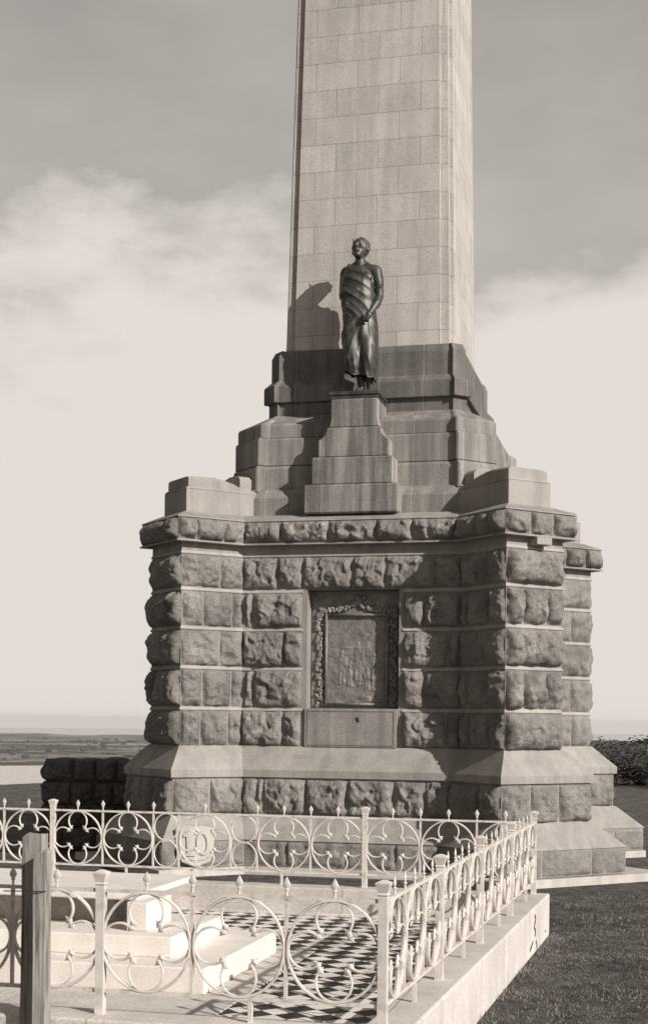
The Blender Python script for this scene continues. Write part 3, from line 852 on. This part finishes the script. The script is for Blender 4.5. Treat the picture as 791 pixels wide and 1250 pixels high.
# pale gravel area on the left of the summit
m = MB(); n = 40; cxp, cyp = -27., 60.
m.add([(cxp+9*math.cos(2*PI*k/n)*(1+.12*math.sin(3*k)), cyp+11*math.sin(2*PI*k/n)*(1+.1*math.sin(2*k)), .004) for k in range(n)], [tuple(range(n))])
t = Nt('pale_gravel'); P = t.obj(); pm = t.done(t.ramp(t.noise(P, 2.0, 6), [(.3,g(.48)),(.7,g(.64))]), .95)
tag(m.build('path', pm), kind='structure')
# sea beyond the fields
m = MB(); n = 64; a0, a1 = math.radians(60), math.radians(150)
def seapt(r,k): a = a0+(a1-a0)*k/n; return (CX+r*math.cos(a), CY+r*math.sin(a), -201.5)
vs = [seapt(18500*(1+.05*math.sin(k*1.3)+.03*math.sin(k*3.1)),k) for k in range(n+1)] + [seapt(29400,k) for k in range(n+1)]
m.add(vs, [(k, k+1, n+2+k, n+1+k) for k in range(n)])
t = Nt('sea_water'); tag(m.build('sea', t.done(g(.12), .08, spec=.5)), kind='structure')

# short turf on the near ground
m = MB(); rg = random.Random(11)
for k in range(42000):
    y = rg.uniform(9.0, 21.5); x = rg.uniform(side_x(min(y,17))+.19 if y < 17.02 else -4.0, 2.2)
    if y > 17 and (CX+x-CX) < -1.6 + 0 and y > 20.5: continue
    rx, ry = x-CX, y-CY
    if ry > -4.5+abs(rx-2.635)*1.0 and ry > -4.55: continue
    cl_ = noise.noise(Vector((x*1.7,y*1.7,0)))+.6*noise.noise(Vector((x*5,y*5,3)))
    if cl_ < rg.uniform(-.7,.15): continue
    edge_ = x-side_x(min(y,17))-.17 < .10 and y < 17.1
    h = rg.uniform(.006,.024)*(1+1.6*max(0,cl_)+(1.3 if edge_ else 0)); a = rg.uniform(0,PI); w = .006
    dx,dy = w*math.cos(a), w*math.sin(a); lx,ly = rg.uniform(-.025,.025), rg.uniform(-.025,.025)
    m.add([(x-dx,y-dy,0),(x+dx,y+dy,0),(x+lx,y+ly,h)],[(0,1,2)])
t = Nt('turf_blade'); P = t.obj(); tag(m.build('grass', t.done(t.ramp(t.noise(P,1.2,5),[(.3,g(.10)),(.7,g(.25))]), .8, spec=.1)), kind='stuff')

# ------------------------------------------------------------------ scrub on the right shoulder of the hill
t = Nt('scrub_leaf'); P = t.obj(); M['leaf'] = t.done(t.ramp(t.noise(P,3,3),[(.3,g(.04)),(.7,g(.09))]), .95, spec=.05)
t = Nt('scrub_wood'); M['wood'] = t.done(g(.06), .9)
def shrub_mesh(seed):
    r = random.Random(seed); m = MB(); lobes = [(Vector((r.uniform(-.6,.6), r.uniform(-.6,.6), r.uniform(.35,.95))), r.uniform(.28,.5)) for _ in range(9)]
    for k in range(4200):
        c, rad = r.choice(lobes); d = Vector((r.gauss(0,1),r.gauss(0,1),r.gauss(0,1))).normalized()*rad*r.uniform(.6,1.08); p = c+d
        if p.z < .02: continue
        a = Vector((r.gauss(0,1),r.gauss(0,1),r.gauss(0,1))).normalized(); b_ = a.orthogonal().normalized(); s_ = r.uniform(.02,.042)
        m.add([p-a*s_, p+b_*s_*.5, p+a*s_, p-b_*s_*.5],[(0,1,2,3)])
    return m
def stem_mesh(seed):
    r = random.Random(seed); m = MB()
    for k in range(6): m.tube([(r.uniform(-.08,.08),r.uniform(-.08,.08),-.05),(r.uniform(-.3,.3),r.uniform(-.3,.3),.4),(r.uniform(-.6,.6),r.uniform(-.6,.6),.8)],[.045,.03,.012],n=6)
    return m
sm_ = [(shrub_mesh(s_), stem_mesh(s_)) for s_ in (1,2,3)]
spots = [(-.6,60,3.2,'broad dark shrub half hidden by the right end of the podium'),(1.6,66,3.6,'tallest dark shrub on the hill shoulder beyond the podium'),(2.6,56,2.6,'low rounded shrub in front of the tall one at the edge of the hill')]
ms = {}
for i,(x,y,s_,lab) in enumerate(spots):
    o = empty('shrub', (x,y,terr(x,y)-.1)); o.scale = (s_*(1.2-.15*i),s_*1.1,s_*(.50+.05*i)); o.rotation_euler = (0,0,i*1.7)
    tag(o, lab, 'shrub', 'shrubs on the hill shoulder'); c_,st_ = sm_[i]
    c_.build('foliage', M['leaf'], o); st_.build('stem', M['wood'], o)

# trees scattered over the far plain
m = MB(); rt = random.Random(21)
for k in range(130):
    az = rt.choice((rt.uniform(-.235,-.10), rt.uniform(.16,.245))); d = 5200+9500*rt.random()**1.6
    a_ = math.radians(13.3)-az; x = -math.sin(a_)*d; y = math.cos(a_)*d
    for q in range(rt.randint(1,4)):
        r_ = rt.uniform(7,17); m.ball((x+rt.uniform(-60,60), y+rt.uniform(-60,60), -202+r_*.35), r_*rt.uniform(.8,1.8), r_, r_*rt.uniform(.45,.75), n=7, m=5)
t = Nt('far_tree'); tag(m.build('distant_trees', t.done(g(.07), .95, spec=.05)), kind='stuff')
# a white house far off on the plain
hx_, hy_ = -12800., 12600.
hb = empty('farmhouse', (-3050., 13800., -202)); tag(hb, 'tiny white building far off in the fields', 'house')
# ------------------------------------------------------------------ camera
cam = bpy.data.cameras.new('camera'); co = bpy.data.objects.new('camera', cam); col.objects.link(co)
th, rl = math.radians(13.3), .0110
co.matrix_world = Matrix.Translation((0,0,E)) @ Matrix.Rotation(th,4,'Z') @ Matrix.Rotation(PI/2,4,'X') @ Matrix.Rotation(rl,4,'Z')
cam.sensor_fit = 'VERTICAL'; cam.sensor_height = 36; cam.sensor_width = 24; cam.lens = 1740/1250*36
cam.shift_x = (395.5-402)/1250; cam.shift_y = (880-625)/1250
cam.clip_start = .1; cam.clip_end = 80000
scene.camera = co

# farmhouse placed on the plain (walls, roof)
m = MB(); m.box(-22,22,-9,9,0,9); m.build('wall', M['concrete'], hb)
m = MB(); m.add([(-23,-10,9),(23,-10,9),(23,10,9),(-23,10,9),(-23,0,16),(23,0,16)],[(0,1,5,4),(2,3,4,5),(1,2,5),(3,0,4)]); m.build('roof', M['kerbstone'], hb)

# ------------------------------------------------------------------ light
AZ, EL = math.radians(60), math.radians(28)            # azimuth from the front's normal towards the right
sd = Vector((math.sin(AZ)*math.cos(EL), -math.cos(AZ)*math.cos(EL), math.sin(EL)))
sun = bpy.data.lights.new('sun','SUN'); sun.energy = 4.8; sun.angle = math.radians(.53); sun.color = (1,.975,.94)
so_ = bpy.data.objects.new('sun', sun); col.objects.link(so_); so_.rotation_euler = sd.to_track_quat('Z','Y').to_euler(); so_.location = sd*60
w = bpy.data.worlds.new('World'); scene.world = w; w.use_nodes = True; nt = w.node_tree; N = nt.nodes; Lk = nt.links
bg = N['Background']; bg.inputs['Strength'].default_value = .1
sky = N.new('ShaderNodeTexSky'); sky.sky_type = 'NISHITA'; sky.sun_disc = False
sky.sun_elevation = EL; sky.sun_rotation = math.atan2(sd.x, sd.y)
bw = N.new('ShaderNodeRGBToBW'); Lk.new(sky.outputs[0], bw.inputs[0])
def wm(op, a, b=None, c=None, clamp=False):
    x = N.new('ShaderNodeMath'); x.operation = op; x.use_clamp = clamp
    for i,v in enumerate((a,b,c)):
        if v is None: continue
        if isinstance(v,(int,float)): x.inputs[i].default_value = v
        else: Lk.new(v, x.inputs[i])
    return x.outputs[0]
tc = N.new('ShaderNodeTexCoord'); sp = N.new('ShaderNodeSeparateXYZ'); Lk.new(tc.outputs['Generated'], sp.inputs[0])
def wnoise(scale, detail, sc=(1,1,1), loc=(0,0,0)):
    mp = N.new('ShaderNodeMapping'); mp.inputs['Scale'].default_value = sc; mp.inputs['Location'].default_value = loc; Lk.new(tc.outputs['Generated'], mp.inputs['Vector'])
    x = N.new('ShaderNodeTexNoise'); x.inputs['Scale'].default_value = scale; x.inputs['Detail'].default_value = detail; x.inputs['Roughness'].default_value = .55; Lk.new(mp.outputs[0], x.inputs['Vector']); return x.outputs['Fac']
n1 = wnoise(4.2, 6, (1,1,2.2), (1.3,.6,.4)); n2 = wnoise(11, 5, (1,1,1.6))
# cloud bank: solid below about 18 degrees, ragged top edge, thin veil above it
edge = wm('ADD', wm('MULTIPLY', wm('SUBTRACT', n1, .5), .36), wm('MULTIPLY', wm('SUBTRACT', n2, .5), .10))
hh = wm('ADD', sp.outputs['Z'], edge)
mr = N.new('ShaderNodeMapRange'); mr.interpolation_type = 'SMOOTHSTEP'; Lk.new(hh, mr.inputs['Value'])
mr.inputs['From Min'].default_value = .40; mr.inputs['From Max'].default_value = .27; mr.inputs['To Min'].default_value = 0; mr.inputs['To Max'].default_value = 1
veil = wm('ADD', .43, wm('MULTIPLY', wm('SUBTRACT', n1, .5), .55), clamp=True)
# the bank and the veil lie on the far side only; the sky behind the camera is clear
fx, fy = -math.sin(math.radians(13.3)), math.cos(math.radians(13.3))
dt = wm('ADD', wm('MULTIPLY', sp.outputs['X'], fx), wm('MULTIPLY', sp.outputs['Y'], fy))
ah = N.new('ShaderNodeMapRange'); ah.interpolation_type = 'SMOOTHSTEP'; Lk.new(dt, ah.inputs['Value']); ah.inputs['From Min'].default_value = .15; ah.inputs['From Max'].default_value = .75
cl = wm('MULTIPLY', wm('MAXIMUM', mr.outputs[0], veil), ah.outputs[0])
SKYK, CLOUD = .75, 7.2
cmix = N.new('ShaderNodeMix'); cmix.data_type = 'FLOAT'; Lk.new(cl, cmix.inputs[0]); Lk.new(wm('MULTIPLY', bw.outputs[0], SKYK), cmix.inputs[2]); cmix.inputs[3].default_value = CLOUD
tint = N.new('ShaderNodeMix'); tint.data_type = 'RGBA'; tint.blend_type = 'MULTIPLY'; tint.inputs[0].default_value = 1; tint.inputs[6].default_value = (1.08,1.0,.935,1)
cb = N.new('ShaderNodeCombineColor'); 
for i in range(3): Lk.new(cmix.outputs[0], cb.inputs[i])
Lk.new(cb.outputs[0], tint.inputs[7]); Lk.new(tint.outputs[2], bg.inputs['Color'])

# ------------------------------------------------------------------ air
hz = MB(); hz.box(-31000,31000,-31000,31000,-206,45)
t = bpy.data.materials.new('haze_air'); t.use_nodes = True; nt = t.node_tree
for x in list(nt.nodes):
    if x.type != 'OUTPUT_MATERIAL': nt.nodes.remove(x)
pv = nt.nodes.new('ShaderNodeVolumePrincipled'); pv.inputs['Color'].default_value = (.95,.93,.9,1); pv.inputs['Density'].default_value = 1.7e-5; pv.inputs['Anisotropy'].default_value = .2
out = [x for x in nt.nodes if x.type == 'OUTPUT_MATERIAL'][0]; nt.links.new(pv.outputs[0], out.inputs['Volume'])
tag(hz.build('haze', t), kind='stuff')

scene.render.engine = 'CYCLES'
vs_ = scene.view_settings; vs_.view_transform = 'Standard'; vs_.look = 'None'; vs_.exposure = 0; vs_.gamma = 1; vs_.use_curve_mapping = False
scene.cycles.max_bounces = 5; scene.cycles.use_denoising = True
